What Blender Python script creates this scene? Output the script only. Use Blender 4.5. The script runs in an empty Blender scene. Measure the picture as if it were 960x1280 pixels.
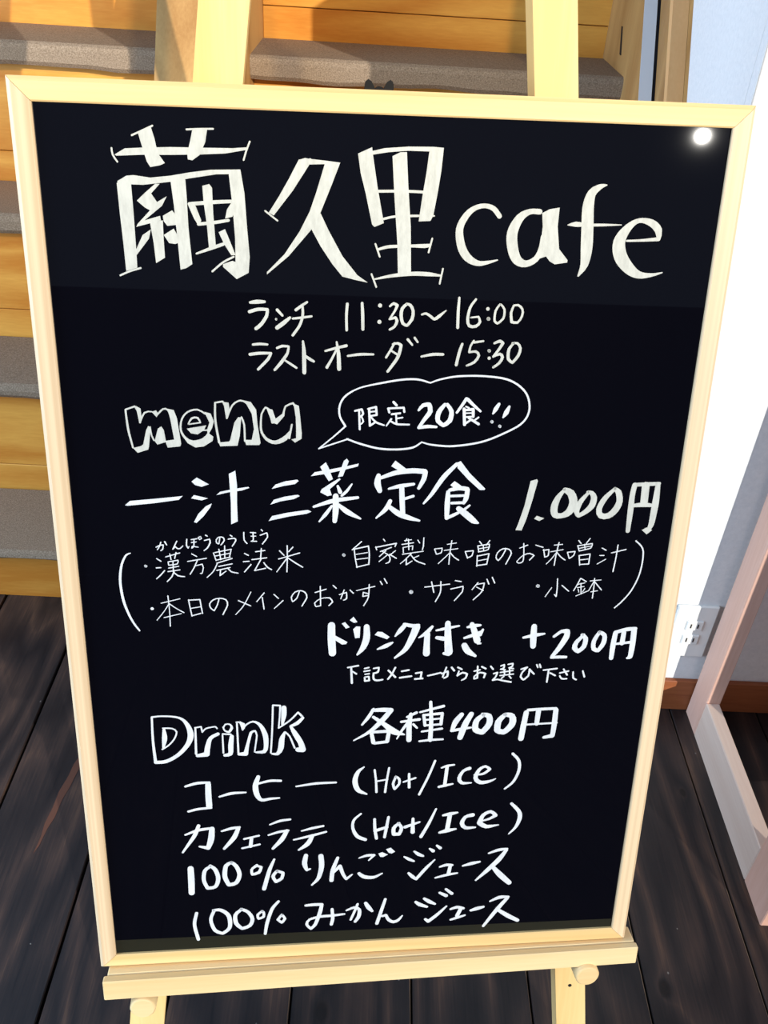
import bpy, bmesh, math, random
from mathutils import Vector, Matrix
random.seed(4)
scene = bpy.context.scene
COL = scene.collection

# ---------------------------------------------------------------- camera
CAM_Z = 1.25
cam_data = bpy.data.cameras.new('camera')
cam = bpy.data.objects.new('camera', cam_data)
COL.objects.link(cam)
cam_data.sensor_fit = 'VERTICAL'
cam_data.sensor_height = 36.0
cam_data.lens = 36.0 * 1107.0 / 1280.0
cam_data.clip_start = 0.02
# rows: image right, image down, view direction in world axes
M = ((0.9985241, 0.0105532, 0.0532748),
     (0.0493139, -0.5871471, -0.8079767),
     (0.0227534, 0.8094115, -0.5868010))
cam.matrix_world = Matrix(((M[0][0], -M[1][0], -M[2][0], 0),
                           (M[0][1], -M[1][1], -M[2][1], 0),
                           (M[0][2], -M[1][2], -M[2][2], CAM_Z),
                           (0, 0, 0, 1)))
scene.camera = cam

# ---------------------------------------------------------------- world, lights, exposure
world = bpy.data.worlds.new('world'); scene.world = world
world.use_nodes = True
bg = world.node_tree.nodes['Background']
bg.inputs[0].default_value = (0.55, 0.72, 1.0, 1)
bg.inputs[1].default_value = 0.42

def light(name, kind, loc, aim, energy, color, **kw):
    d = bpy.data.lights.new(name, kind)
    d.energy = energy; d.color = color
    for k, v in kw.items(): setattr(d, k, v)
    o = bpy.data.objects.new(name, d); COL.objects.link(o)
    o.location = loc
    o.rotation_euler = (Vector(aim) - Vector(loc)).to_track_quat('-Z', 'Y').to_euler()
    return o
# low sun coming in over the photographer's right shoulder
light('sun', 'SUN', (2.4, -4.1, 1.5), (2.4 - .481, -4.1 + .824, 1.2), 3.1, (1.0, .96, .88), angle=math.radians(.34))
# warm ceiling lamp further back in the cafe
light('ceiling_lamp', 'SPOT', (1.35, -3.3, 3.35), (-.22, 1.7, 1.2), 430, (1.0, .77, .40), spot_size=math.radians(18), spot_blend=.75, shadow_soft_size=.05)
# cool daylight from the windows on the left
light('window_daylight', 'AREA', (-2.4, 0.1, 1.3), (0.2, .9, .5), 85, (.58, .77, 1.0), shape='RECTANGLE', size=1.6, size_y=1.5)

vs = scene.view_settings
scene.display_settings.display_device = 'sRGB'
vs.view_transform = 'Standard'; vs.look = 'None'; vs.gamma = 1.0; vs.use_curve_mapping = False
vs.exposure = 0.3

# ---------------------------------------------------------------- materials
def srgb(r, g, b):
    return tuple(((c/255)/12.92 if c/255 <= .04045 else ((c/255+.055)/1.055)**2.4) for c in (r, g, b)) + (1,)

def new_mat(name, rough=.6, spec=.3, color=(.5, .5, .5, 1)):
    m = bpy.data.materials.new(name); m.use_nodes = True
    b = m.node_tree.nodes['Principled BSDF']
    b.inputs['Base Color'].default_value = color
    b.inputs['Roughness'].default_value = rough
    b.inputs['Specular IOR Level'].default_value = spec
    return m, m.node_tree, b

def N(nt, kind, **inp):
    n = nt.nodes.new(kind)
    for k, v in inp.items():
        if k in n.inputs: n.inputs[k].default_value = v
        else: setattr(n, k, v)
    return n

def ramp(nt, stops):
    r = nt.nodes.new('ShaderNodeValToRGB')
    e = r.color_ramp.elements
    e[0].position, e[0].color = stops[0]; e[1].position, e[1].color = stops[-1]
    for p, c in stops[1:-1]:
        x = e.new(p); x.color = c
    return r

def wood(name, light_c, dark_c, axis='Z', rings=26, rough=.5, spec=.3, bump=.15, knots=0.0, contrast=1.0, knot_c=None, stretch=.06, wav=5.0):
    """straight-grained timber: the grain runs along axis, every object gets its own cut"""
    m, nt, b = new_mat(name, rough, spec); L = nt.links.new
    tc = N(nt, 'ShaderNodeTexCoord'); oi = N(nt, 'ShaderNodeObjectInfo')
    mul = N(nt, 'ShaderNodeMath', operation='MULTIPLY'); mul.inputs[1].default_value = 37.0
    L(oi.outputs['Random'], mul.inputs[0])
    comb = N(nt, 'ShaderNodeCombineXYZ')
    for k in range(3): L(mul.outputs[0], comb.inputs[k])
    add = N(nt, 'ShaderNodeVectorMath', operation='ADD')
    L(tc.outputs['Object'], add.inputs[0]); L(comb.outputs[0], add.inputs[1])
    mp = N(nt, 'ShaderNodeMapping')
    s = [1, 1, 1]; s['XYZ'.index(axis)] = stretch
    mp.inputs['Scale'].default_value = s
    L(add.outputs[0], mp.inputs['Vector'])
    n0 = N(nt, 'ShaderNodeTexNoise', Scale=wav, Detail=2.0, Roughness=.5); L(mp.outputs[0], n0.inputs['Vector'])
    k = N(nt, 'ShaderNodeMath', operation='MULTIPLY'); k.inputs[1].default_value = rings
    L(n0.outputs['Fac'], k.inputs[0])
    fr = N(nt, 'ShaderNodeMath', operation='PINGPONG'); fr.inputs[1].default_value = 1.0
    L(k.outputs[0], fr.inputs[0])
    n1 = N(nt, 'ShaderNodeTexNoise', Scale=240.0, Detail=3.0, Roughness=.6); L(mp.outputs[0], n1.inputs['Vector'])
    n2 = N(nt, 'ShaderNodeTexNoise', Scale=9.0, Detail=2.0); L(mp.outputs[0], n2.inputs['Vector'])
    mx = N(nt, 'ShaderNodeMath', operation='MULTIPLY_ADD'); mx.inputs[1].default_value = .45 * contrast
    L(fr.outputs[0], mx.inputs[0])
    m2 = N(nt, 'ShaderNodeMath', operation='MULTIPLY'); m2.inputs[1].default_value = .45 * contrast
    L(n1.outputs['Fac'], m2.inputs[0])
    m3 = N(nt, 'ShaderNodeMath', operation='MULTIPLY_ADD'); m3.inputs[1].default_value = .5
    L(n2.outputs['Fac'], m3.inputs[0]); L(m2.outputs[0], m3.inputs[2]); L(m3.outputs[0], mx.inputs[2])
    r = ramp(nt, [(.15, light_c), (.95, dark_c)]); L(mx.outputs[0], r.inputs[0])
    out = r.outputs[0]
    if knots > 0:
        mp2 = N(nt, 'ShaderNodeMapping'); s2 = [1, 1, 1]; s2['XYZ'.index(axis)] = .45
        mp2.inputs['Scale'].default_value = s2; L(add.outputs[0], mp2.inputs['Vector'])
        v = N(nt, 'ShaderNodeTexVoronoi', Scale=knots); L(mp2.outputs[0], v.inputs['Vector'])
        kr = ramp(nt, [(.05, (1, 1, 1, 1)), (.12, (.0, .0, .0, 1))]); L(v.outputs['Distance'], kr.inputs[0])
        mix = N(nt, 'ShaderNodeMix', data_type='RGBA'); L(kr.outputs[0], mix.inputs[0])
        L(out, mix.inputs[6]); mix.inputs[7].default_value = knot_c or dark_c
        out = mix.outputs[2]
    L(out, b.inputs['Base Color'])
    if bump:
        bp = N(nt, 'ShaderNodeBump', Strength=bump, Distance=.001); L(mx.outputs[0], bp.inputs['Height'])
        L(bp.outputs[0], b.inputs['Normal'])
    return m

def floor_wood():
    """dark stained cedar boards: arched grain along Y, a few real knots, pale scuffs"""
    m, nt, b = new_mat('dark_stained_plank', .42, .4); L = nt.links.new
    tc = N(nt, 'ShaderNodeTexCoord'); oi = N(nt, 'ShaderNodeObjectInfo')
    sc = N(nt, 'ShaderNodeMath', operation='MULTIPLY'); sc.inputs[1].default_value = 23.0; L(oi.outputs['Random'], sc.inputs[0])
    cb = N(nt, 'ShaderNodeCombineXYZ'); L(sc.outputs[0], cb.inputs[0]); L(sc.outputs[0], cb.inputs[1]); L(sc.outputs[0], cb.inputs[2])
    ad = N(nt, 'ShaderNodeVectorMath', operation='ADD'); L(tc.outputs['Object'], ad.inputs[0]); L(cb.outputs[0], ad.inputs[1])
    def mapped(s):
        q = N(nt, 'ShaderNodeMapping'); q.inputs['Scale'].default_value = s; L(ad.outputs[0], q.inputs[0]); return q.outputs[0]
    def math_(op, a, c=None):
        q = N(nt, 'ShaderNodeMath', operation=op)
        for i_, v in enumerate((a, c)):
            if v is None: continue
            if isinstance(v, (int, float)): q.inputs[i_].default_value = v
            else: L(v, q.inputs[i_])
        return q.outputs[0]
    n0 = N(nt, 'ShaderNodeTexNoise', Scale=1.0, Detail=1.5, Roughness=.4); L(mapped((9, 1.5, 1)), n0.inputs['Vector'])
    # knots where the photograph shows them (floor metres)
    kn = None
    for kx, ky, r in ((-.024, .570, .012), (.455, .618, .010), (.150, .30, .012), (.569, .95, .007), (-.62, .80, .012), (-.34, .35, .012)):
        vm = N(nt, 'ShaderNodeVectorMath', operation='SUBTRACT'); L(tc.outputs['Object'], vm.inputs[0]); vm.inputs[1].default_value = (kx, ky, 0)
        mm = N(nt, 'ShaderNodeVectorMath', operation='MULTIPLY'); L(vm.outputs[0], mm.inputs[0]); mm.inputs[1].default_value = (1/r, .62/r, 0)
        ln = N(nt, 'ShaderNodeVectorMath', operation='LENGTH'); L(mm.outputs[0], ln.inputs[0])
        kn = ln.outputs['Value'] if kn is None else math_('MINIMUM', kn, ln.outputs['Value'])
    pull = math_('DIVIDE', 1.1, math_('ADD', kn, .7))
    phase = math_('ADD', math_('MULTIPLY', n0.outputs['Fac'], 13.0), math_('MULTIPLY', pull, 2.6))
    ring = math_('PINGPONG', phase, 1.0)
    n1 = N(nt, 'ShaderNodeTexNoise', Scale=1.0, Detail=4.0, Roughness=.65); L(mapped((330, 9, 1)), n1.inputs['Vector'])
    n2 = N(nt, 'ShaderNodeTexNoise', Scale=1.0, Detail=3.0, Roughness=.6); L(mapped((16, 5, 1)), n2.inputs['Vector'])
    g = math_('ADD', math_('MULTIPLY', ring, .30), math_('ADD', math_('MULTIPLY', n1.outputs['Fac'], .42), math_('MULTIPLY', n2.outputs['Fac'], .62)))
    r = ramp(nt, [(.42, srgb(14, 14, 19)), (.62, srgb(34, 29, 30)), (.80, srgb(58, 45, 41)), (1.0, srgb(94, 70, 56))]); L(g, r.inputs[0])
    kr = ramp(nt, [(.55, (1, 1, 1, 1)), (1.15, (0, 0, 0, 1))]); L(kn, kr.inputs[0])
    mx = N(nt, 'ShaderNodeMix', data_type='RGBA'); L(kr.outputs[0], mx.inputs[0]); L(r.outputs[0], mx.inputs[6]); mx.inputs[7].default_value = srgb(12, 9, 10)
    # small pale scuffs and dust
    v = N(nt, 'ShaderNodeTexVoronoi', Scale=1.0); L(mapped((34, 26, 1)), v.inputs['Vector'])
    n3 = N(nt, 'ShaderNodeTexNoise', Scale=1.0, Detail=1.0); L(mapped((9, 9, 1)), n3.inputs['Vector'])
    sp = math_('MULTIPLY', math_('LESS_THAN', v.outputs['Distance'], .055), math_('GREATER_THAN', n3.outputs['Fac'], .56))
    mx2 = N(nt, 'ShaderNodeMix', data_type='RGBA'); L(math_('MULTIPLY', sp, .7), mx2.inputs[0]); L(mx.outputs[2], mx2.inputs[6]); mx2.inputs[7].default_value = srgb(128, 124, 120)
    L(mx2.outputs[2], b.inputs['Base Color'])
    bp = N(nt, 'ShaderNodeBump', Strength=.35, Distance=.0008); L(g, bp.inputs['Height']); L(bp.outputs[0], b.inputs['Normal'])
    return m

def speckle(name, c1, c2, scale, rough=.9, spec=.1, bump=.3, dist=.002):
    m, nt, b = new_mat(name, rough, spec); L = nt.links.new
    tc = N(nt, 'ShaderNodeTexCoord')
    n = N(nt, 'ShaderNodeTexNoise', Scale=scale, Detail=6.0, Roughness=.75); L(tc.outputs['Object'], n.inputs['Vector'])
    r = ramp(nt, [(.32, c1), (.68, c2)]); L(n.outputs['Fac'], r.inputs[0]); L(r.outputs[0], b.inputs['Base Color'])
    bp = N(nt, 'ShaderNodeBump', Strength=bump, Distance=dist); L(n.outputs['Fac'], bp.inputs['Height']); L(bp.outputs[0], b.inputs['Normal'])
    return m

PALE_V = wood('pale_pine_upright', srgb(242, 218, 180), srgb(192, 160, 122), 'Z', rings=4, stretch=.006, knots=0, contrast=1.0, wav=80.0, bump=.04)
PALE_H = wood('pale_pine_rail', srgb(242, 214, 158), srgb(220, 182, 122), 'X', bump=.05, rings=7, stretch=.02, wav=24.0)
EASEL_V = wood('easel_pine_upright', srgb(244, 218, 158), srgb(222, 182, 116), 'Z', rings=12, stretch=.04, knots=2.2, knot_c=srgb(180, 110, 60))
EASEL_H = wood('easel_pine_rail', srgb(242, 220, 172), srgb(224, 190, 136), 'X', rings=8, stretch=.05)
RISER = wood('orange_pine', srgb(238, 178, 84), srgb(200, 126, 46), 'X', rings=16, stretch=.12, rough=.4, knots=4.0, knot_c=srgb(120, 56, 24))
STRING = wood('tan_stair_timber', srgb(206, 164, 104), srgb(160, 116, 66), 'Z', rings=9, stretch=.1, rough=.55)
DARKW = floor_wood()
BASE = wood('brown_skirting', srgb(196, 124, 76), srgb(134, 72, 42), 'X', rings=10, stretch=.08, rough=.45)
PEACH = wood('peach_batten', srgb(240, 196, 140), srgb(222, 170, 112), 'Z', rings=5, stretch=.05)
PINK = wood('pink_cedar', srgb(238, 202, 186), srgb(206, 158, 136), 'Z', rings=7, stretch=.05, rough=.5)
PINK_Y = wood('pink_cedar_rail', srgb(232, 214, 200), srgb(206, 178, 160), 'Y', rings=7, stretch=.05, rough=.5)
CARPET = speckle('grey_brown_carpet', srgb(98, 80, 64), srgb(168, 148, 126), 420)
PLASTER = speckle('white_wallpaper', srgb(226, 228, 228), srgb(240, 241, 240), 160, rough=.8, bump=.12, dist=.001)
GAP, _, _ = new_mat('dark_gap', .9, .05, srgb(16, 10, 8))
REAR = wood('dark_rear_panelling', srgb(66, 60, 60), srgb(40, 38, 40), 'Z', rings=10, rough=.7, spec=.1)
PLATE, _, _ = new_mat('white_plastic', .35, .5, srgb(236, 236, 232))
SLOT, _, _ = new_mat('slot_black', .6, .3, srgb(30, 28, 28))
METAL, _, _ = new_mat('black_metal', .35, .5, srgb(8, 8, 10)); METAL.node_tree.nodes['Principled BSDF'].inputs['Roughness'].default_value = .6; METAL.node_tree.nodes['Principled BSDF'].inputs['Specular IOR Level'].default_value = .15
REFL_BAND, _, _ = new_mat('olive_reflection', .45, .2, srgb(30, 30, 22))
SEAMW, _, _ = new_mat('worn_edge', .6, .2, srgb(120, 104, 88))
SCR, _, _ = new_mat('bare_scratch', .6, .2, srgb(92, 60, 48))
WHITEP, _, _ = new_mat('white_painted_edge', .5, .3, srgb(214, 220, 226))
BLACK, nt_, b_ = new_mat('black_gloss_panel', .016, .12, (.0022, .0022, .0042, 1))

def chalk(name, c, streak):
    m, nt, b = new_mat(name, .55, .25); L = nt.links.new
    tc = N(nt, 'ShaderNodeTexCoord'); mp = N(nt, 'ShaderNodeMapping'); mp.inputs['Scale'].default_value = (1.6, 1, .5)
    L(tc.outputs['Object'], mp.inputs[0])
    n = N(nt, 'ShaderNodeTexNoise', Scale=170.0, Detail=3.0, Roughness=.6); L(mp.outputs[0], n.inputs['Vector'])
    r = ramp(nt, [(.30, tuple(x*streak for x in c[:3]) + (1,)), (.62, c)]); L(n.outputs['Fac'], r.inputs[0]); L(r.outputs[0], b.inputs['Base Color'])
    return m
CH_CREAM = chalk('cream_marker', srgb(193, 194, 186), .82)
CH_WHITE = chalk('white_marker', srgb(214, 217, 220), .85)

# ---------------------------------------------------------------- helpers
def link(o, parent=None):
    COL.objects.link(o)
    if parent is not None: o.parent = parent
    return o

def bm_obj(name, bm, mat, parent=None, smooth=False):
    """bm is in the parent's own space"""
    me = bpy.data.meshes.new(name)
    bmesh.ops.recalc_face_normals(bm, faces=bm.faces)
    bm.to_mesh(me); bm.free()
    me.materials.append(mat)
    if smooth:
        for p in me.polygons: p.use_smooth = True
    return link(bpy.data.objects.new(name, me), parent)

def box_bm(lo, hi, bevel=0.0, bm=None):
    bm = bm or bmesh.new()
    r = bmesh.ops.create_cube(bm, size=1.0)
    vs_ = r['verts']
    for v in vs_:
        for k in range(3):
            v.co[k] = lo[k] if v.co[k] < 0 else hi[k]
    if bevel:
        es = list({e for v in vs_ for e in v.link_edges})
        bmesh.ops.bevel(bm, geom=es, offset=bevel, segments=1, affect='EDGES')
    return bm

def prism_bm(profile, axis, a, b, bm=None):
    """profile: 2D points on the two other axes (in x,y,z order), extruded along axis from a to b"""
    bm = bm or bmesh.new()
    def P(p, t):
        q = list(p); q.insert(axis, t); return q
    A = [bm.verts.new(P(p, a)) for p in profile]; Bv = [bm.verts.new(P(p, b)) for p in profile]
    bm.faces.new(A); bm.faces.new(list(reversed(Bv)))
    n = len(profile)
    for i in range(n):
        bm.faces.new((A[i], Bv[i], Bv[(i+1) % n], A[(i+1) % n]))
    return bm

def hexa_bm(bot, top, bm=None):
    """eight corners: four of one end, four of the other, same order"""
    bm = bm or bmesh.new()
    A = [bm.verts.new(p) for p in bot]; Bv = [bm.verts.new(p) for p in top]
    bm.faces.new(A); bm.faces.new(list(reversed(Bv)))
    for i in range(4):
        bm.faces.new((A[i], Bv[i], Bv[(i+1) % 4], A[(i+1) % 4]))
    return bm

def cyl_bm(p0, p1, r0, r1=None, seg=24, bm=None, cap_bevel=0):
    bm = bm or bmesh.new(); r1 = r0 if r1 is None else r1
    p0, p1 = Vector(p0), Vector(p1); d = (p1-p0).normalized()
    x = d.orthogonal().normalized(); y = d.cross(x)
    rings = [(p0, r0), (p1 - d*cap_bevel, r1)] + ([(p1, r1-cap_bevel)] if cap_bevel else [])
    R = [[bm.verts.new(p + x*math.cos(2*math.pi*i/seg)*r + y*math.sin(2*math.pi*i/seg)*r) for i in range(seg)] for p, r in rings]
    bm.faces.new(R[0]); bm.faces.new(list(reversed(R[-1])))
    for A, Bv in zip(R, R[1:]):
        for i in range(seg): bm.faces.new((A[i], A[(i+1) % seg], Bv[(i+1) % seg], Bv[i]))
    return bm

def empty(name, mat=None, loc=None):
    o = bpy.data.objects.new(name, None); COL.objects.link(o)
    o.empty_display_size = .05
    if mat is not None: o.matrix_world = mat
    if loc is not None: o.location = loc
    return o

def tag(o, label=None, category=None, group=None, kind=None):
    if label: o['label'] = label
    if category: o['category'] = category
    if group: o['group'] = group
    if kind: o['kind'] = kind
    return o

# ================================================================ setting
# ---- floor: dark stained planks running away from the camera, each one a plank
floor = tag(empty('floor', loc=(0, 0, 0)), kind='structure')
bm_obj('subfloor', box_bm((-3.2, -4.2, -.06), (3.4, 2.4, -.022)), GAP, floor)
PW = .1648
X0 = -.0665
for i in range(-19, 21):
    a = X0 + i*PW
    dz = random.uniform(-.0006, .0006)
    g = .0020 if i < -1 else .0011
    # bevelled long edges give the fine joint lines
    prof = [(a+g, -.022), (a+g, dz-.0022), (a+g+.0016, dz), (a+PW-g-.0016, dz), (a+PW-g, dz-.0022), (a+PW-g, -.022)]
    p = bm_obj('floor_plank', prism_bm(prof, 1, -4.2, 2.3), DARKW, floor)
    if -1 <= i <= 4:
        # worn pale arris along the joint
        bmw = prism_bm([(a+PW-g-.0017, dz-.0008), (a+PW-g-.0017, dz+.0001), (a+PW-g-.0005, dz-.0012), (a+PW-g-.0005, dz-.0026)], 1, -.4, 1.15)
        bm_obj('worn_edge', bmw, SEAMW, p)
    if i == -3:
        bm = bmesh.new(); z = dz+.0004
        pts = [(-.458, .99), (-.468, .955), (-.470, .93), (-.476, .90), (-.4765, .87), (-.480, .84), (-.4785, .815), (-.481, .785), (-.476, .80), (-.473, .83), (-.468, .85), (-.466, .885), (-.461, .91), (-.455, .96)]
        bm.faces.new([bm.verts.new((x, y, z)) for x, y in pts])
        bm_obj('scratch', bm, SCR, p)

# ---- right-hand wall: faces the camera, its side turns in along the stairs
WY = 1.147
wall = tag(bm_obj('wall_right', box_bm((.437, WY, 0), (3.3, WY+.02, 2.6), .001), PLASTER), kind='structure')
# stair-side wall with an end sloped like the stairs
SL = .171/.268
def sline(y0, z0, z): return y0 + (z-z0)*SL
zc = 1.05 - (1.42-WY-.03)/SL
side = prism_bm([(WY+.0201, zc), (WY+.03, zc), (sline(1.42, 1.05, 2.6), 2.6), (WY+.0201, 2.6)], 0, .437, .4485)
tag(bm_obj('wall_stairside', side, PLASTER), kind='structure')
tag(bm_obj('wall_back', box_bm((-3.2, 3.4, 0), (1.2, 3.5, 2.6)), REAR), kind='structure')
tag(bm_obj('added_wall_rear', box_bm((-3.2, -4.3, 0), (4.6, -4.2, 1.75)), REAR), kind='structure')  # unseen, added dark to cover the panel's reflection, kept low for the sun
bb = tag(bm_obj('baseboard_right', box_bm((.437, WY-.010, 0), (3.3, WY, .075), .0015), BASE), kind='structure')

# outlet plate on the wall
plate = empty('wall_outlet', loc=(.585, WY, .195))
tag(plate, 'white double power outlet low on the right wall beside the post', 'power outlet')
bm_obj('cover_plate', box_bm((-.036, -.006, -.060), (.036, 0, .060), .002), PLATE, plate)
for dz in (.0165, -.0165):
    s = bm_obj('socket', box_bm((-.014, -.0085, dz-.0115), (.0165, -.005, dz+.0115), .002), PLATE, plate)
    for dx in (-.0055, .0068):
        bm_obj('slot', box_bm((dx-.0011, -.0090, dz-.0045), (dx+.0011, -.0080, dz+.0045)), SLOT, s)

# ================================================================ staircase
stairs = empty('staircase', loc=(0, 1.4, 0))
tag(stairs, 'pine staircase with grey carpeted treads rising behind the menu board', 'staircase')
def S(p): return (p[0], p[1]-1.4, p[2])
def stair_part(name, bm, mat, smooth=False):
    for v in bm.verts: v.co.y -= 1.4
    return bm_obj(name, bm, mat, stairs, smooth)
def tread_profile(yf, zt, depth, th=.042, wob=0):
    pts = [(yf+.010, zt), (yf+.003, zt-.004), (yf, zt-.012), (yf+.001, zt-th+.008), (yf+.008, zt-th), (yf+.046, zt-th+.004), (yf+depth, zt-th+.004), (yf+depth, zt)]
    return pts
FL = [(-1.75, -.402), (-.255, .452)]
for k in range(6):
    zt = .152 + .268*k; yf = 1.322 + .171*k
    for (xa, xb) in FL:
        th = (.022, .030, .036, .043, .043, .043)[k]
        bm = bmesh.new()
        # nosing edge sags and waves a little, as glued carpet does
        n = 26; rows = []
        for j in range(n+1):
            x = xa + (xb-xa)*j/n
            w = .0022*math.sin(x*17+k*2.1) + .0012*math.sin(x*47+k)
            rows.append([bm.verts.new((x, y, z + (w if (z < zt-.02 and y < yf+.05) else 0))) for y, z in tread_profile(yf, zt, .21, th)])
        m_ = len(rows[0])
        for A, Bv in zip(rows, rows[1:]):
            for q in range(m_): bm.faces.new((A[q], Bv[q], Bv[(q+1) % m_], A[(q+1) % m_]))
        bm.faces.new(rows[0]); bm.faces.new(list(reversed(rows[-1])))
        stair_part('stair_tread', bm, CARPET)
        # riser below this tread: two planks with a joint
        zb = 0 if k == 0 else zt-.268
        yr = yf + .046
        if k == 0:
            stair_part('riser_plank', box_bm((xa, yr, 0), (xb, yr+.02, zt-.02), .0012), RISER)
        else:
            j_ = zb + .058
            stair_part('riser_plank', box_bm((xa, yr, zb-.01), (xb, yr+.02, j_-.0008), .0012), RISER)
            stair_part('riser_plank', box_bm((xa, yr, j_+.0008), (xb, yr+.02, zt-.025), .0012), RISER)
def slope_board(name, xa, xb, y0, z0, back, mat, z_lo=0, z_hi=1.95):
    """board in the plane of the flight: its front edge passes (y0, z0) at the stair pitch"""
    f = lambda z: sline(y0, z0, z)
    z_lo = max(z_lo, z0 - (y0-1.172)/SL)
    return stair_part(name, prism_bm([(f(z_lo), z_lo), (f(z_hi), z_hi), (f(z_hi)+back, z_hi), (f(z_lo)+back, z_lo)], 0, xa, xb), mat)
slope_board('centre_stringer', -.402, -.255, 1.690, .936, .55, STRING)
r_s = slope_board('side_stringer', .450, .474, 1.735, .985, .70, STRING)
slope_board('stringer_edging', .4505, .4735, 1.7335, .985, .0015, WHITEP)
slope_board('side_batten', .452, .478, 1.548, .985, .018, PEACH)
slope_board('side_panel', .4785, .49, 1.40, .985, .33, STRING)
slope_board('side_stringer', -1.78, -1.75, 1.70, .936, .55, STRING)
bm_obj('bolt_slot', prism_bm([(1.895-1.4, .985), (1.925-1.4, 1.03), (1.932-1.4, 1.03), (1.905-1.4, .985)], 0, .4485, .452), SLOT, r_s)

# ================================================================ board + easel frames
U = Vector((.9956, .0940, 0)).normalized()
V = Vector((.026, -.270, -.962)); V = (V - U*V.dot(U)).normalized()
NRM = U.cross(V); NRM = NRM if NRM.y < 0 else -NRM
O = Vector((-.289, .735, 1.109))
UP = -V; BACK = -NRM
BW, BH = .600, .894
def frame_at(p):
    R = Matrix((U, BACK, UP)).transposed().to_4x4(); R.translation = p
    return R
board = empty('menu_board', frame_at(O + U*BW/2 + V*BH))
tag(board, 'black menu board with pale wood frame and white hand lettering on the easel', 'menu board')
def L3(u, v, w): return (u - BW/2, -w, BH - v)        # board coordinates -> parent's own space
FWD, TH = .018, .020
IV = .8755
def rail(mat, outer, inner, front_chamfer=.0036):
    bm = bmesh.new()
    def ring(pt_o, pt_i):
        du = [1 if pt_i[0] > pt_o[0] else -1, 1 if pt_i[1] > pt_o[1] else -1]
        c = front_chamfer
        pts = [(pt_o[0], pt_o[1], -TH), (pt_o[0], pt_o[1], -c), (pt_o[0]+du[0]*c, pt_o[1]+du[1]*c, 0),
               (pt_i[0]-du[0]*.0012, pt_i[1]-du[1]*.0012, 0), (pt_i[0], pt_i[1], -.0012), (pt_i[0], pt_i[1], -TH)]
        return [bm.verts.new(L3(*p)) for p in pts]
    A = ring(outer[0], inner[0]); Bv = ring(outer[1], inner[1])
    bm.faces.new(A); bm.faces.new(list(reversed(Bv)))
    for i in range(6): bm.faces.new((A[i], Bv[i], Bv[(i+1) % 6], A[(i+1) % 6]))
    return bm_obj('frame_rail', bm, mat, board)
g = .0002
rail(PALE_H, [(g, 0), (BW-g, 0)], [(FWD+g, FWD), (BW-FWD-g, FWD)])
rail(PALE_V, [(BW, g), (BW, BH-g)], [(BW-FWD, FWD+g), (BW-FWD, IV-g)])
rail(PALE_H, [(BW-g, BH), (g, BH)], [(BW-FWD-g, IV), (FWD+g, IV)])
rail(PALE_V, [(0, BH-g), (0, g)], [(FWD, IV-g), (FWD, FWD+g)])
PD = -.0035                                             # panel face sits just behind the frame face
bm_obj('panel', box_bm(L3(.012, BH-.012, PD), L3(BW-.012, .012, PD-.006)[:1] + (-(PD-.006),) + (BH-.012,)), BLACK, board)

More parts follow.
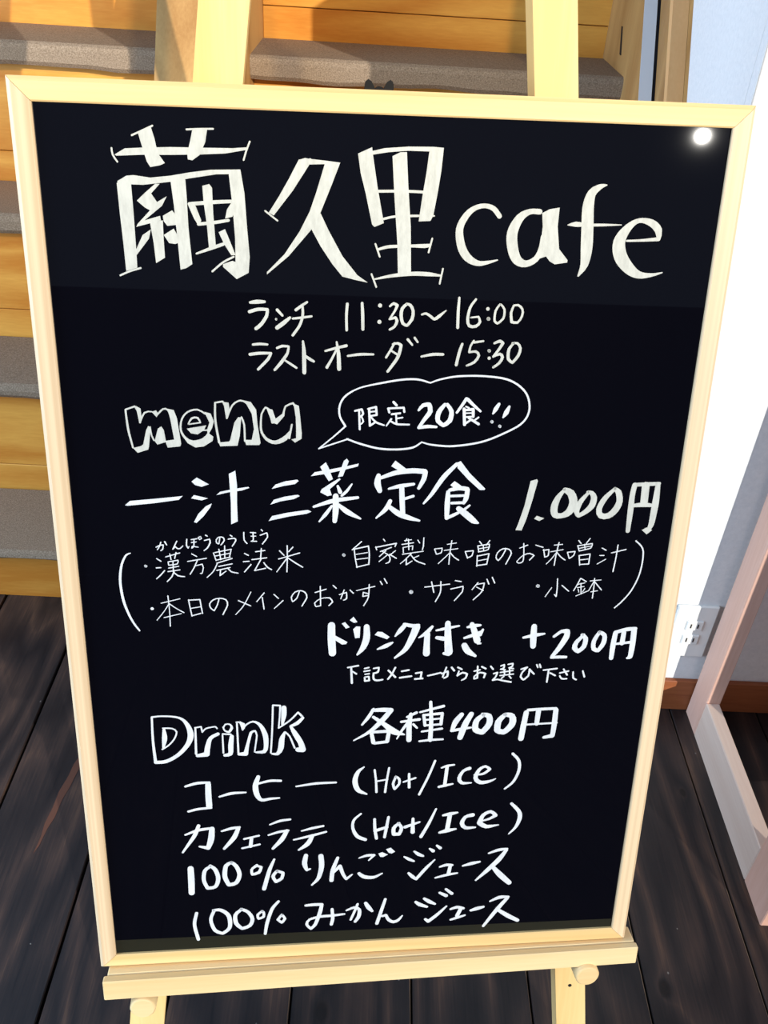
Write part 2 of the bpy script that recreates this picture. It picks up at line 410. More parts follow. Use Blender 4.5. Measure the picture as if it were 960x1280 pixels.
# olive band along the panel's lower edge: a reflection painted as colour
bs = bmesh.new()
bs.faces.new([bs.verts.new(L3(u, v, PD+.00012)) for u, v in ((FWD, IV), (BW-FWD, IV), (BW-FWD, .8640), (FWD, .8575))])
bm_obj('painted_reflection', bs, REFL_BAND, board)
LETTERING = {
'title_lettering': '''S754 494 14 760 543 14 792 593 14
P775 540 856 493 991 483 1212 472 1441 469 1700 465 1809 455 1815 473 1641 506 1439 520 1209 530 987 536 788 549
S1836 412 14 1808 478 14 1784 550 14
P966 377 1068 332 1091 413 1110 519 1162 592 1125 609 1046 625 1020 582 986 456
S917 395 14 993 361 14 1080 321 14
P1387 344 1505 327 1486 427 1438 523 1379 565 1343 559 1341 512 1369 418
S1343 339 14 1447 332 14 1550 328 14
P775 752 840 702 868 708 887 749 892 977 894 1246 893 1405 802 1433 794 1205 783 979
S752 1469 15 829 1435 15 920 1407 15
P780 738 855 695 912 689 1040 704 1200 685 1345 657 1520 631 1753 622 1759 656 1562 664 1343 702 1197 731 979 760 793 758
P1198 713 1315 682 1321 840 1324 1079 1342 1367 1292 1400 1244 1413 1231 1167 1216 913
P1662 652 1756 622 1784 800 1799 1068 1815 1299 1803 1428 1703 1481 1593 1384 1594 1362 1670 1334 1697 1342 1699 1156 1685 901
S1504 1422 16 1595 1347 16 1683 1301 16
P1078 748 1112 749 1040 823 1083 888 1162 842 1121 915 975 1031 1101 993 1106 1028 906 1083 918 1060 1024 952 985 933 924 881 992 819
P1018 1047 1121 1027 1120 1169 1122 1320 1048 1365 1037 1200
P1021 1100 1002 1172 889 1311 893 1260 953 1145
P1123 992 1199 948 1226 982 1229 1060 1155 1069 1128 1034
P1122 1141 1205 1089 1239 1152 1283 1151 1266 1187 1213 1210 1162 1204
P1449 754 1504 739 1526 766 1528 961 1540 1217 1483 1230 1473 1047 1454 879
S1340 896 29 1539 876 29 1701 865 26
P1326 896 1363 877 1391 915 1430 1020 1406 1063 1372 1007
P1679 873 1708 872 1706 935 1682 985 1623 1001 1640 930
S1406 1049 26 1532 1034 26 1649 1014 23
S1380 1282 15 1494 1240 26 1600 1202 26
P1566 1109 1619 1083 1660 1186 1699 1287 1664 1290 1608 1201
P2225 533 2325 521 2314 563 2175 771 2018 967 1978 945 2061 820 2144 681
S1949 933 14 1994 967 14 2048 1006 14
P2225 536 2274 520 2322 526 2434 534 2560 546 2531 565 2418 562 2289 569
P2434 561 2560 546 2492 717 2402 934 2320 1077 2136 1287 1955 1438 1955 1419 2103 1271 2229 1087 2312 929 2370 766
P2307 983 2402 939 2469 1073 2587 1277 2715 1429 2804 1488 2784 1485 2690 1467 2588 1443 2503 1344 2403 1201 2328 1069
P2703 473 2816 422 2825 481 2868 722 2928 1004 2850 1036 2830 1017 2770 770 2727 619
P2816 451 2918 426 3112 408 3324 403 3310 439 3113 439 2951 455 2822 478
P3285 437 3316 403 3403 408 3391 585 3367 770 3341 934 3318 977 3220 983 3242 789 3268 604
P2984 484 3049 452 3101 450 3123 715 3155 1025 3172 1404 3060 1414 3046 1155 3010 795
S2819 757 19 2893 755 22 3091 749 22 3304 753 22
S2924 971 19 3015 950 19 3182 940 19 3349 936 13
S2888 1215 20 2972 1192 26 3140 1182 23 3276 1179 33 3323 1173 26
S2862 1172 15 2901 1274 15
S3341 1117 15 3315 1230 15
S2863 1459 13 3012 1428 27 3183 1408 34 3320 1409 34 3424 1418 17
S2835 1418 15 2878 1523 15
S3445 1362 15 3423 1486 15
S3903 924 41 3850 866 41 3774 845 37 3691 865 41 3621 925 53 3570 1035 62 3593 1175 71 3652 1265 67 3741 1310 46 3827 1302 29 3912 1280 11
S4246 880 45 4160 882 45 4079 934 70 4024 1055 91 4039 1186 92 4085 1277 80 4164 1306 55 4247 1263 51 4284 1181 46 4290 1079 33
P4268 890 4329 858 4414 842 4412 996 4442 1177 4526 1268 4524 1288 4416 1305 4369 1281 4333 1241 4269 1263 4278 1120 4282 999
S4802 653 10 4750 666 41 4680 721 74 4660 830 99 4671 990 105 4683 1172 102 4676 1306 68 4634 1396 17
S4497 980 6 4567 972 42 4666 976 25 4818 972 21 4966 968 8
S5031 1097 17 5163 1090 21 5311 1076 34 5301 1005 64 5231 946 59 5119 929 38 5028 991 67 4966 1104 106 4992 1227 115 5083 1329 95 5179 1379 61 5291 1377 30 5382 1355 11''',
'opening_hours_lettering': '''S1810 1671 22 1867 1664 35 1930 1663 23
S1802 1748 28 1878 1726 28 1954 1728 25 1946 1781 28 1900 1851 30 1855 1889 30
S2036 1729 25 2080 1776 20
S2026 1807 20 2027 1809 20
S2143 1793 23 2085 1842 36 2033 1880 33
S2290 1660 18 2246 1689 23 2195 1727 25
S2168 1800 18 2245 1791 20 2328 1779 18
S2252 1701 20 2252 1776 23 2225 1859 23 2167 1942 23
S2633 1670 25 2627 1770 23 2631 1891 23
S2760 1661 23 2767 1768 28 2771 1883 26
S2915 1678 36 2916 1679 36
S2913 1817 36 2914 1818 36
S1826 2026 20 1884 2020 23 1948 2024 18
S1798 2111 26 1882 2100 26 1978 2099 21 1952 2151 26 1866 2240 23
S2031 2053 21 2076 2036 23 2130 2039 18 2120 2097 23 2067 2176 29 2008 2244 21
S2094 2156 16 2151 2194 21 2197 2224 18
S2254 1992 18 2263 2095 34 2265 2265 34
S2275 2121 23 2314 2147 26 2347 2166 21
S2448 2074 18 2542 2047 23 2630 2026 26
S2545 1995 16 2562 2092 31 2569 2229 37
S2542 2066 18 2503 2145 21 2462 2217 26
S2644 2115 18 2752 2100 24 2867 2099 18
S3000 1683 17 3032 1659 23 3064 1675 26 3044 1722 20 3000 1793 17
S3003 1793 17 3050 1778 23 3066 1806 26 3045 1856 23 3005 1881 20
S3147 1661 23 3108 1700 28 3100 1763 29 3117 1827 26 3154 1845 23 3196 1790 29 3203 1719 26 3177 1671 26 3143 1660 20
S3281 1749 17 3317 1739 20 3362 1766 23 3392 1787 23 3427 1765 29 3490 1712 11
S3601 1601 20 3598 1713 26 3601 1856 26
S3747 1612 20 3701 1683 23 3685 1783 26 3703 1840 26 3762 1842 26 3796 1803 23 3779 1760 17 3713 1768 14
S3858 1691 32 3859 1692 32
S3868 1776 32 3870 1777 32
S3962 1651 17 3927 1708 20 3924 1794 20 3952 1815 20 4001 1771 20 4005 1693 20 3970 1651 17
S4088 1656 17 4066 1720 23 4077 1799 26 4130 1805 20 4166 1747 20 4165 1690 20 4125 1655 20 4081 1660 14
S3050 1999 20 3015 2065 20 2980 2124 20
S3035 2007 15 3079 1999 23 3109 2017 26 3083 2122 29 2998 2248 24
S3025 2065 17 3075 2096 18
S3166 1965 23 3207 2012 17
S3226 1950 20 3254 1987 17
S3292 2113 18 3392 2093 26 3483 2092 24
S3650 1999 23 3628 2072 27 3607 2183 27
S3752 1969 18 3725 2016 18 3717 2068 21
S3756 1983 21 3837 1971 18
S3717 2071 18 3776 2063 21 3805 2100 24 3767 2159 24 3702 2189 18
S3895 2055 30 3897 2056 30
S3900 2121 30 3901 2122 30
S3938 1988 21 3986 1969 27 4014 1987 27 3984 2039 24 3936 2106 21
S3936 2106 18 3994 2083 24 4019 2112 27 3993 2164 24 3943 2202 21
S4114 1986 18 4073 2038 27 4073 2126 27 4113 2158 24 4161 2096 27 4175 2029 24 4144 1986 21 4099 1986 18''',
'menu_lettering': '''S753 2948 15 723 2780 19 712 2605 15 793 2576 15 814 2614 15 829 2721 15 872 2633 15 938 2623 11 973 2658 15 1033 2598 15 1075 2607 15 1097 2681 15 1123 2881 15 1034 2893 12
P803 2572 842 2595 844 2692 829 2725 818 2624
P934 2623 972 2610 993 2642 974 2672
P1065 2594 1125 2607 1149 2681 1174 2913 1165 2937 1055 2949 1039 2897 1123 2881 1101 2700
P844 2918 877 2789 898 2750 916 2770 893 2937 884 2967 791 2997 753 2953 824 2934
S912 2760 13 922 2838 13 940 2882 14
P979 2775 1010 2755 1030 2789 1043 2897 966 2921 945 2888
S1395 2640 13 1331 2602 15 1246 2622 15 1190 2690 15 1177 2788 17 1215 2861 21 1279 2893 21 1366 2869 17 1416 2817 16 1408 2787 12 1370 2789 12
S1246 2729 13 1277 2680 17 1328 2676 17 1350 2719 13 1246 2735 10
P1229 2774 1400 2744 1379 2787 1321 2827 1264 2817
P1387 2621 1442 2636 1468 2708 1450 2768 1421 2817 1458 2847 1451 2886 1372 2937 1296 2947 1231 2907 1196 2853 1279 2897 1376 2865 1414 2805 1408 2778 1429 2718
S1484 2543 17 1481 2699 19 1507 2900 20
S1484 2539 15 1550 2527 15 1568 2562 15 1582 2679 15 1634 2561 15 1701 2518 15 1757 2535 15
P1701 2509 1795 2531 1840 2599 1850 2736 1873 2905 1861 2924 1746 2924 1732 2876 1795 2876 1817 2776 1801 2638 1756 2551
P1604 2880 1647 2717 1681 2668 1708 2670 1691 2836 1669 2930 1516 2936 1502 2900 1594 2892
S1711 2668 15 1732 2737 16 1735 2886 16
P1546 2531 1602 2538 1608 2600 1586 2682 1567 2581
S1924 2871 20 1880 2786 19 1887 2638 15 1922 2579 15 1954 2598 15 1981 2716 19 2029 2696 19 2078 2637 17 2098 2568 15 2165 2539 17 2193 2597 17 2199 2735 18 2206 2859 16
P2170 2544 2216 2562 2227 2656 2241 2814 2239 2864 2180 2901 2148 2871 2190 2859 2192 2695
S1883 2806 18 1930 2871 27 2006 2899 35 2094 2859 43 2141 2791 12
P1930 2585 1983 2598 2010 2680 2068 2637 2098 2558 2087 2656 2023 2732 1977 2716
S2153 2735 16 2129 2859 18''',
'speech_bubble_lettering': '''S2647 2866 16 2768 2911 18 2945 2956 18 3122 2963 18 3254 2944 18 3330 2894 13
S3330 2894 13 3409 2917 16 3611 2932 18 3877 2893 18 4096 2805 18 4246 2714 18 4304 2601 18 4281 2468 18 4195 2369 18 4058 2305 18 3837 2281 17 3619 2287 17 3469 2316 15 3383 2347 13
S3383 2347 13 3274 2318 17 3144 2319 17 2973 2347 17 2759 2396 13 2632 2468 17 2579 2556 17 2580 2655 17 2631 2748 18
S2631 2748 15 2527 2844 13 2393 2957 11 2506 2918 13 2658 2866 13
S2715 2606 17 2774 2592 20 2789 2632 18 2764 2660 18
S2752 2610 17 2761 2776 18
S2775 2660 15 2791 2702 15 2772 2727 13
S2832 2587 17 2903 2569 20 2911 2642 18 2846 2653 15
S2845 2614 15 2904 2609 15
S2841 2587 20 2852 2742 20
S2852 2742 18 2900 2709 18
S2862 2664 15 2906 2709 18 2979 2737 15
S3060 2524 24 3087 2553 22
S3024 2619 20 3012 2582 18 3153 2574 18 3159 2612 20
S3046 2635 18 3122 2625 18
S3085 2634 15 3092 2715 15
S3091 2674 15 3145 2665 15
S3043 2679 18 3001 2742 13
S3037 2697 15 3092 2726 18 3207 2730 16
S3289 2596 22 3327 2551 35 3381 2544 40 3395 2606 44 3343 2684 35 3296 2758 27
S3296 2758 29 3379 2747 31 3457 2751 22
S3524 2543 31 3472 2617 44 3469 2695 40 3522 2735 36 3576 2694 45 3588 2605 40 3546 2543 31
S3718 2489 31 3682 2549 27 3638 2616 22
S3730 2494 31 3788 2548 27 3854 2604 20
S3718 2560 15 3746 2573 16
S3702 2582 27 3715 2728 29
S3714 2593 20 3786 2586 27 3790 2653 25
S3715 2622 13 3782 2620 13
S3717 2658 16 3790 2653 16
S3715 2723 20 3764 2689 18
S3751 2667 20 3844 2723 25
S3840 2660 16 3802 2689 16
S4020 2536 27 3994 2581 40 3971 2625 16
S3965 2700 29 3967 2702 29
S4117 2558 22 4093 2614 45 4067 2659 16
S4042 2742 29 4044 2744 29''',
'set_meal_lettering': '''P645 3491 692 3450 914 3430 1118 3410 1163 3404 1126 3441 912 3472 669 3496
P1248 3266 1296 3229 1401 3293 1336 3317 1279 3301
P1236 3427 1264 3396 1389 3428 1330 3448
P1420 3478 1405 3516 1343 3600 1275 3668 1252 3659 1295 3579 1366 3505
P1465 3397 1499 3366 1617 3339 1754 3319 1764 3329 1694 3354 1577 3370
P1583 3194 1642 3164 1653 3308 1648 3475 1650 3655 1589 3683 1593 3475 1588 3328
P1965 3340 2000 3298 2088 3267 2197 3251 2212 3263 2177 3293 2068 3313
P1951 3493 1983 3445 2087 3414 2202 3397 2221 3410 2165 3439 2046 3460
P1932 3653 1965 3604 2104 3573 2294 3546 2328 3563 2284 3584 2124 3609
P2322 3218 2358 3180 2458 3161 2622 3129 2759 3098 2750 3125 2586 3167 2440 3199
P2407 3129 2458 3085 2486 3142 2523 3247 2486 3267 2449 3209
P2622 3072 2649 3051 2667 3076 2614 3219 2568 3228 2595 3152
P2583 3238 2596 3248 2496 3344 2514 3402 2474 3412 2408 3373 2422 3344 2505 3286
S2569 3315 23 2592 3373 38
S2698 3296 15 2652 3364 27 2607 3407 23
S2349 3515 23 2533 3457 42 2755 3427 27
S2551 3412 53 2552 3540 57 2544 3659 42
S2515 3510 23 2460 3589 35 2400 3662 15
S2580 3500 31 2664 3570 50 2783 3636 19
P3057 3123 3094 3070 3202 3152 3138 3171
S2943 3213 41 2934 3287 61 2958 3361 46
S2955 3239 30 3101 3187 45 3249 3168 49 3370 3175 49
S3376 3181 46 3364 3249 46 3321 3337 31
S3041 3342 19 3143 3317 38 3273 3297 27
S3161 3317 46 3169 3444 50 3180 3583 47
S3184 3444 27 3273 3415 27
S3058 3463 38 3019 3542 42 2931 3631 16
S3036 3507 35 3133 3583 54 3229 3627 47 3340 3660 20
S3665 3104 34 3550 3230 46 3445 3396 35 3374 3488 19
P3664 3091 3701 3075 3792 3191 3949 3344 3944 3358 3897 3358 3777 3250 3676 3143
P3616 3308 3655 3269 3724 3318 3679 3357
S3599 3377 39 3598 3505 51 3599 3635 39
S3613 3357 31 3706 3338 42 3779 3348 42
S3783 3356 42 3773 3437 47 3753 3486 31
S3626 3416 25 3767 3411 25
S3639 3486 27 3753 3482 27
S3599 3637 31 3683 3596 31 3757 3556 16
S3811 3510 20 3757 3556 27
S3709 3542 51 3789 3606 63 3860 3667 55 3903 3688 20''',
'meal_price_lettering': '''P4377 3270 4437 3252 4447 3270 4411 3464 4368 3658 4332 3769 4272 3765 4295 3693 4339 3516
P4444 3650 4467 3620 4542 3645 4497 3673
S4713 3357 27 4657 3439 55 4629 3535 69 4645 3610 63 4706 3621 52 4779 3581 73 4811 3483 80 4776 3392 72 4717 3360 48
S4954 3382 28 4879 3484 49 4852 3581 52 4877 3622 39 4941 3581 49 4995 3520 63 5008 3440 59 4980 3393 45 4940 3382 28
S5205 3348 31 5115 3449 52 5071 3555 56 5096 3623 56 5170 3624 60 5232 3565 67 5264 3477 63 5241 3383 56 5201 3351 35
S5393 3314 52 5382 3415 52 5384 3575 56 5384 3782 43
S5406 3310 38 5526 3305 38 5632 3300 35
S5622 3319 49 5622 3505 67 5611 3711 57 5596 3757 43
P5523 3774 5569 3747 5628 3775 5578 3820
S5502 3319 76 5507 3487 74
S5374 3525 28 5502 3513 46 5634 3526 25''',
'dish_list_lettering': '''S660 3962 10 619 3982 17 576 4069 20 552 4190 23 549 4300 23 565 4452 24 604 4593 21 647 4693 19 691 4765 16
S896 3905 10 934 3885 11 962 3883 11 956 3925 11 937 3939 10
S942 3856 11 927 3898 10 907 3930 10
S978 3852 15 994 3883 10
S1087 3847 11 1047 3926 11 1072 3900 10 1089 3920 11 1114 3920 11 1140 3894 9
S1179 3828 11 1173 3887 13 1187 3917 11 1196 3901 8
S1219 3832 10 1271 3824 10
S1220 3861 10 1263 3856 10
S1244 3828 11 1240 3901 10 1220 3917 10 1225 3899 9 1279 3908 10
S1302 3802 9 1283 3815 10 1295 3833 9 1313 3822 9 1306 3803 9
S1351 3789 11 1367 3799 11
S1339 3842 10 1386 3829 11 1391 3863 13 1364 3916 12 1332 3943 10
S1481 3817 10 1470 3877 10 1452 3870 10 1447 3837 10 1472 3810 10 1509 3813 11 1520 3844 12 1488 3888 10
S1577 3791 11 1593 3804 11
S1557 3831 10 1613 3822 12 1627 3845 12 1592 3902 10
S790 4093 28 792 4094 28
S895 4019 10 932 4046 12
S887 4113 12 928 4111 10
S961 4141 10 921 4188 12 882 4225 9
S979 4003 10 1108 3964 10
S1017 3973 10 1026 4031 10
S1075 3960 10 1059 4020 10
S997 4053 10 1089 4037 10 1081 4075 10 1001 4087 10 997 4053 10
S1042 4045 10 1041 4149 10
S999 4117 10 1092 4099 10
S991 4152 10 1102 4136 10
S1046 4149 12 1025 4203 12 979 4254 10
S1036 4149 10 1080 4195 13 1141 4206 10
S1217 3975 10 1262 4002 10
S1176 4051 10 1350 4021 10
S1267 4039 10 1232 4117 10 1194 4182 10
S1245 4097 9 1308 4080 10 1318 4118 10 1304 4173 10 1289 4175 9
S1417 3968 10 1439 4045 10
S1430 3964 10 1582 3932 10 1563 4012 10
S1428 4000 9 1571 3972 9
S1439 4041 10 1569 4012 10
S1468 3930 10 1482 4036 10
S1522 3897 10 1520 4025 10
S1444 4072 10 1587 4026 10
S1450 4072 10 1410 4154 10 1349 4217 9
S1461 4106 10 1586 4081 10
S1441 4147 10 1566 4119 10
S1476 4141 10 1470 4200 12 1527 4155 9
S1541 4121 10 1577 4163 12 1638 4177 10
S823 4535 32 824 4536 32
S909 4479 9 1086 4435 9
S976 4403 11 983 4557 9 982 4723 11
S977 4494 9 929 4570 8 861 4657 8
S987 4487 11 1049 4537 9 1116 4581 11
S929 4631 9 1090 4592 9
S1166 4448 11 1177 4532 11 1191 4620 11
S1169 4451 11 1272 4447 11 1281 4520 11 1291 4594 11
S1177 4539 9 1275 4523 9
S1189 4617 11 1274 4593 11
S1452 4438 11 1433 4508 11 1401 4567 11 1369 4536 11 1362 4493 11 1397 4452 11 1454 4436 11 1516 4453 12 1529 4510 12 1483 4609 11
S1702 3765 11 1703 3839 12 1729 3876 11
S1761 3766 9 1811 3770 11
S1768 3803 9 1811 3803 9
S1786 3766 11 1788 3840 11 1767 3854 9 1818 3855 11
S1863 3739 12 1874 3752 11
S1853 3794 11 1913 3771 12 1920 3813 12 1871 3883 11
S1704 3977 11 1738 3996 11
S1690 4061 11 1744 4056 11
S1761 4090 11 1699 4165 11
S1807 3960 11 1892 3948 11
S1860 3929 11 1851 4035 11
S1771 4040 11 1908 4023 11
S1853 4041 11 1793 4153 11 1897 4130 11
S1881 4073 11 1914 4120 13 1952 4145 11
S2101 3902 11 2101 4028 11 2096 4170 11
S2019 4037 11 2217 3977 11
S2029 3953 11 2071 4000 11
S2154 3917 11 2114 3963 11
S2096 4032 11 2000 4169 9
S2105 4025 11 2173 4076 13 2245 4124 11
S2632 4002 31 2634 4004 31
S2799 3867 11 2713 3950 11
S2730 3941 11 2742 4035 11 2761 4134 11
S2727 3945 11 2865 3914 13 2876 3999 13 2873 4103 13
S2749 3998 9 2858 3980 9
S2749 4051 9 2864 4037 9
S2756 4131 11 2869 4103 11
S3007 3846 11 3021 3865 11
S2935 3924 11 2945 3953 11
S2935 3928 11 3130 3889 13 3119 3922 11
S2980 3972 9 3084 3930 11
S3032 3963 11 2973 4023 9
S3003 3972 9 3069 4020 11 3071 4077 13 3036 4096 9
S3046 4010 9 2970 4076 9
S3125 3964 9 3069 4011 11
S3069 4001 11 3135 4044 11
S1753 4376 9 1680 4520 9 1604 4612 9
S1633 4464 11 1746 4521 11
S1878 4387 11 1806 4479 9
S1859 4435 11 1874 4558 11
S1970 4404 11 2012 4447 11
S2056 4471 11 1972 4554 9
S2214 4373 11 2187 4450 11 2148 4484 11 2135 4439 11 2170 4384 11 2223 4369 11 2267 4389 13 2284 4442 13 2236 4533 11
S2363 4391 11 2468 4357 11
S2412 4327 11 2416 4532 11 2372 4541 11 2359 4502 11 2416 4457 9 2504 4451 13 2531 4495 13 2496 4533 11
S2535 4319 11 2565 4349 11
S2596 4417 11 2663 4395 11 2667 4458 13 2637 4477 11
S2641 4369 11 2610 4461 11
S2698 4370 11 2730 4404 13
S2760 4377 9 2936 4335 11
S2882 4315 11 2876 4451 11 2833 4539 11
S2876 4412 11 2826 4397 11 2823 4440 11 2872 4431 11
S2988 4283 11 3007 4316 11
S3026 4255 11 3054 4304 11
S3229 3843 9 3216 3868 9
S3208 3862 9 3273 3853 9
S3184 3901 10 3295 3884 10
S3244 3848 10 3252 3956 10
S3196 3932 10 3201 3986 10
S3196 3932 9 3289 3915 9 3286 3956 10
S3334 3857 9 3353 3887 10
S3391 3834 10 3390 3919 12 3382 3957 10
S3192 4002 10 3392 3973 9
S3285 3987 10 3215 4064 9 3176 4099 9
S3232 4041 10 3232 4111 12 3288 4073 9
S3268 4002 9 3324 4070 12 3413 4108 11
S3351 4019 9 3301 4042 9
S3500 3954 10 3520 4005 11
S3500 3951 10 3572 3943 10 3567 3990 11 3524 4005 11
S3621 3905 9 3707 3891 9
S3595 3967 9 3725 3950 9
S3662 3867 10 3650 3999 11 3646 4111 11
S3643 3999 9 3592 4053 9 3543 4104 9
S3654 3991 11 3693 4038 11 3739 4070 11
S3799 3985 11 3825 4050 11
S3799 3981 11 3876 3973 11 3867 4024 11 3825 4047 11
S3931 3877 11 3955 3908 11
S4030 3870 11 3999 3917 11
S3917 3924 11 3931 3986 11
S3917 3924 11 4028 3906 11 4021 3963 11 3926 3986 11
S3924 3955 9 4023 3937 9
S3970 3921 9 3978 3974 9
S3919 4025 11 3921 4135 12
S3919 4030 11 4032 4006 12 4017 4116 12 3918 4130 11
S3922 4080 9 4017 4062 9
S4193 3965 12 4162 4035 12 4128 4079 11 4104 4050 11 4115 3996 11 4163 3957 12 4222 3961 12 4251 4005 12 4205 4118 11
S3290 4400 40 3292 4402 40
S3423 4351 11 3665 4322 11
S3487 4296 12 3514 4408 12
S3578 4294 12 3578 4409 12 3534 4509 11
S3719 4286 11 3778 4297 11
S3679 4375 11 3799 4348 12 3795 4405 12 3722 4501 11
S3945 4310 11 3890 4385 9
S3928 4331 9 4007 4316 12 3988 4407 12 3909 4495 11
S3933 4358 9 4002 4396 11
S4031 4275 11 4053 4328 12
S4082 4256 11 4111 4317 12
S4329 3951 9 4405 3920 11
S4365 3904 11 4374 4006 11 4371 4093 11 4327 4108 11 4311 4092 9 4365 4030 9 4430 4007 12 4477 4031 12 4436 4078 11
S4485 3921 9 4558 3945 11
S4567 3969 11 4585 4048 11
S4565 3977 11 4619 3969 11 4618 4032 11 4585 4048 11
S4667 3923 9 4750 3916 9
S4639 3993 9 4760 3971 9
S4713 3897 11 4697 4010 11 4687 4136 11
S4697 4002 9 4651 4072 9 4607 4122 9
S4704 4002 11 4746 4050 11 4791 4082 11
S4808 4003 11 4830 4066 11
S4808 4000 11 4882 3993 11 4871 4035 11 4833 4066 11
S4907 3878 11 4933 3910 11
S5017 3859 11 4985 3910 11
S4902 3933 11 4922 3988 11
S4905 3933 11 5045 3911 11 5035 3958 11 4926 3988 11
S4916 3961 9 5033 3937 9
S4968 3918 9 4980 3973 9
S4927 4036 11 4943 4139 12
S4931 4036 11 5035 4021 12 5032 4127 12 4942 4131 9
S4937 4083 9 5030 4073 9
S5148 3959 9 5191 3983 11
S5134 4038 9 5176 4038 11
S5199 4078 9 5118 4128 9
S5249 4012 11 5391 3977 11
S5305 3929 11 5300 4064 12 5288 4211 13
S5480 3888 14 5537 3939 14 5567 3995 14 5575 4115 14 5557 4268 14 5501 4422 14 5423 4536 14 5352 4610 13
S4736 4281 11 4742 4394 11 4740 4473 13 4718 4451 9
S4685 4377 9 4629 4474 9
S4788 4354 11 4861 4417 11
S4544 4356 37 4546 4357 37
S4968 4281 11 4942 4348 11 4911 4413 11
S4973 4281 11 5030 4317 11
S4950 4345 9 5016 4330 9
S4946 4381 9 5013 4369 9
S4977 4333 9 4991 4450 11
S4955 4397 9 4966 4430 9
S4940 4471 9 5064 4415 9
S5023 4390 9 5004 4428 9
S5067 4310 9 5177 4300 9
S5110 4283 11 5113 4384 11 5111 4498 11
S5106 4318 9 5064 4415 9
S5114 4318 11 5193 4409 11
S5088 4429 9 5155 4417 9''',
'drink_offer_lettering': '''S2523 4746 71 2524 4885 76 2534 5055 73
P2561 4860 2681 4935 2666 4958 2628 4961 2552 4906
P2622 4729 2654 4715 2701 4772 2664 4786
P2700 4695 2737 4658 2776 4717 2742 4725
P2735 4794 2767 4763 2805 4768 2801 4890 2756 4894
S2867 4769 56 2869 4892 68 2837 4998 57 2781 5078 20
P2948 4862 2976 4826 3023 4831 3097 4886 3073 4913
S3127 4951 20 3065 4986 45 2980 5022 16
S3249 4756 40 3203 4814 48 3152 4881 16
S3239 4751 36 3325 4770 40 3382 4762 28
S3360 4785 76 3329 4880 69 3258 5029 49 3156 5124 20
S3517 4782 28 3462 4851 44 3388 4903 12
S3472 4862 57 3471 4969 61 3472 5081 70
S3561 4825 20 3652 4806 32 3785 4779 20
S3672 4747 56 3679 4887 69 3697 5071 82
S3651 5085 33 3696 5099 33
S3570 4906 37 3638 4919 49
S3872 4795 24 3939 4781 41 4000 4776 24
S3847 4916 24 3926 4888 37 4011 4851 29
S3915 4764 49 3943 4839 61 3979 4947 70
S3987 4980 25 4014 4980 21
S4029 4826 24 4004 4883 37
S3852 4999 62 3889 5064 66 3970 5121 29
S2688 5221 16 2793 5202 18
S2722 5215 20 2732 5398 23
S2736 5266 16 2775 5295 18
S2857 5236 16 2899 5226 16
S2852 5269 16 2909 5259 16
S2862 5302 14 2904 5296 16
S2859 5335 16 2863 5379 19 2906 5374 19 2901 5329 16 2859 5335 14
S2947 5238 16 2999 5229 18 2992 5279 19 2948 5293 19
S2948 5293 19 2950 5359 21 2989 5376 21 3041 5368 17
S3165 5233 19 3132 5309 19 3095 5363 19
S3096 5264 19 3168 5343 21
S3232 5278 19 3302 5265 19
S3215 5351 21 3331 5336 19
S3375 5304 19 3433 5294 19 3426 5365 19
S3368 5370 21 3446 5366 19
S3499 5336 17 3571 5320 19 3629 5304 17
S3639 5317 17 3700 5290 19 3699 5346 21 3665 5367 17
S3684 5246 17 3651 5355 17
S3737 5247 19 3765 5285 21
S3802 5249 19 3842 5272 19
S3814 5293 17 3801 5344 19 3854 5310 19 3899 5328 21 3888 5373 19 3850 5398 17
S3972 5297 17 4030 5283 17
S4004 5242 17 4008 5376 19 3977 5386 17 3976 5357 15 4032 5314 17 4088 5329 21 4076 5373 19
S4047 5248 19 4088 5271 19
S4449 4925 25 4564 4901 41 4661 4886 21
S4548 4802 57 4551 4927 66 4556 5025 58
S4763 4920 29 4836 4863 37 4896 4865 54 4892 4923 62 4834 5042 54 4765 5146 38
S4756 5161 25 4826 5156 34 4910 5158 29
S5069 4909 33 5002 4991 46 4989 5056 54 5029 5097 42 5083 5043 50 5093 4949 50 5053 4909 37
S5229 4880 37 5183 4984 46 5191 5072 46 5239 5090 42 5285 5008 50 5285 4916 46 5229 4880 37
S5399 4890 50 5389 5032 55 5387 5182 47
S5404 4884 38 5511 4855 42 5600 4850 42
S5589 4872 59 5593 5025 59 5587 5169 51 5557 5186 26
S5485 4892 50 5481 5012 51
S5401 5021 25 5570 5003 30
S4139 5246 19 4165 5280 17
S4175 5331 17 4213 5319 17 4197 5370 17 4170 5402 17
S4170 5407 19 4219 5399 17 4270 5414 19 4361 5434 19
S4242 5244 15 4276 5231 17 4275 5267 17 4244 5282 17 4291 5289 15
S4316 5228 15 4364 5218 17 4361 5251 17 4329 5268 17 4375 5278 15
S4243 5319 15 4371 5300 15
S4242 5355 15 4380 5341 15
S4281 5294 15 4289 5350 15
S4336 5284 15 4340 5344 15
S4282 5365 15 4258 5389 15
S4336 5362 15 4358 5389 15
S4455 5287 17 4517 5266 19 4472 5321 17 4457 5376 19 4489 5411 19 4536 5367 19 4543 5289 19 4572 5323 19 4594 5346 17
S4614 5240 17 4627 5269 17
S4644 5236 17 4657 5270 19
S4690 5304 17 4829 5289 19
S4744 5301 19 4737 5444 19
S4763 5339 17 4817 5370 19
S4864 5342 17 4953 5322 17
S4900 5298 17 4943 5366 19
S4867 5376 17 4891 5410 19 4942 5411 17
S5004 5334 17 5011 5402 19 5044 5425 17
S5104 5325 17 5128 5394 19''',
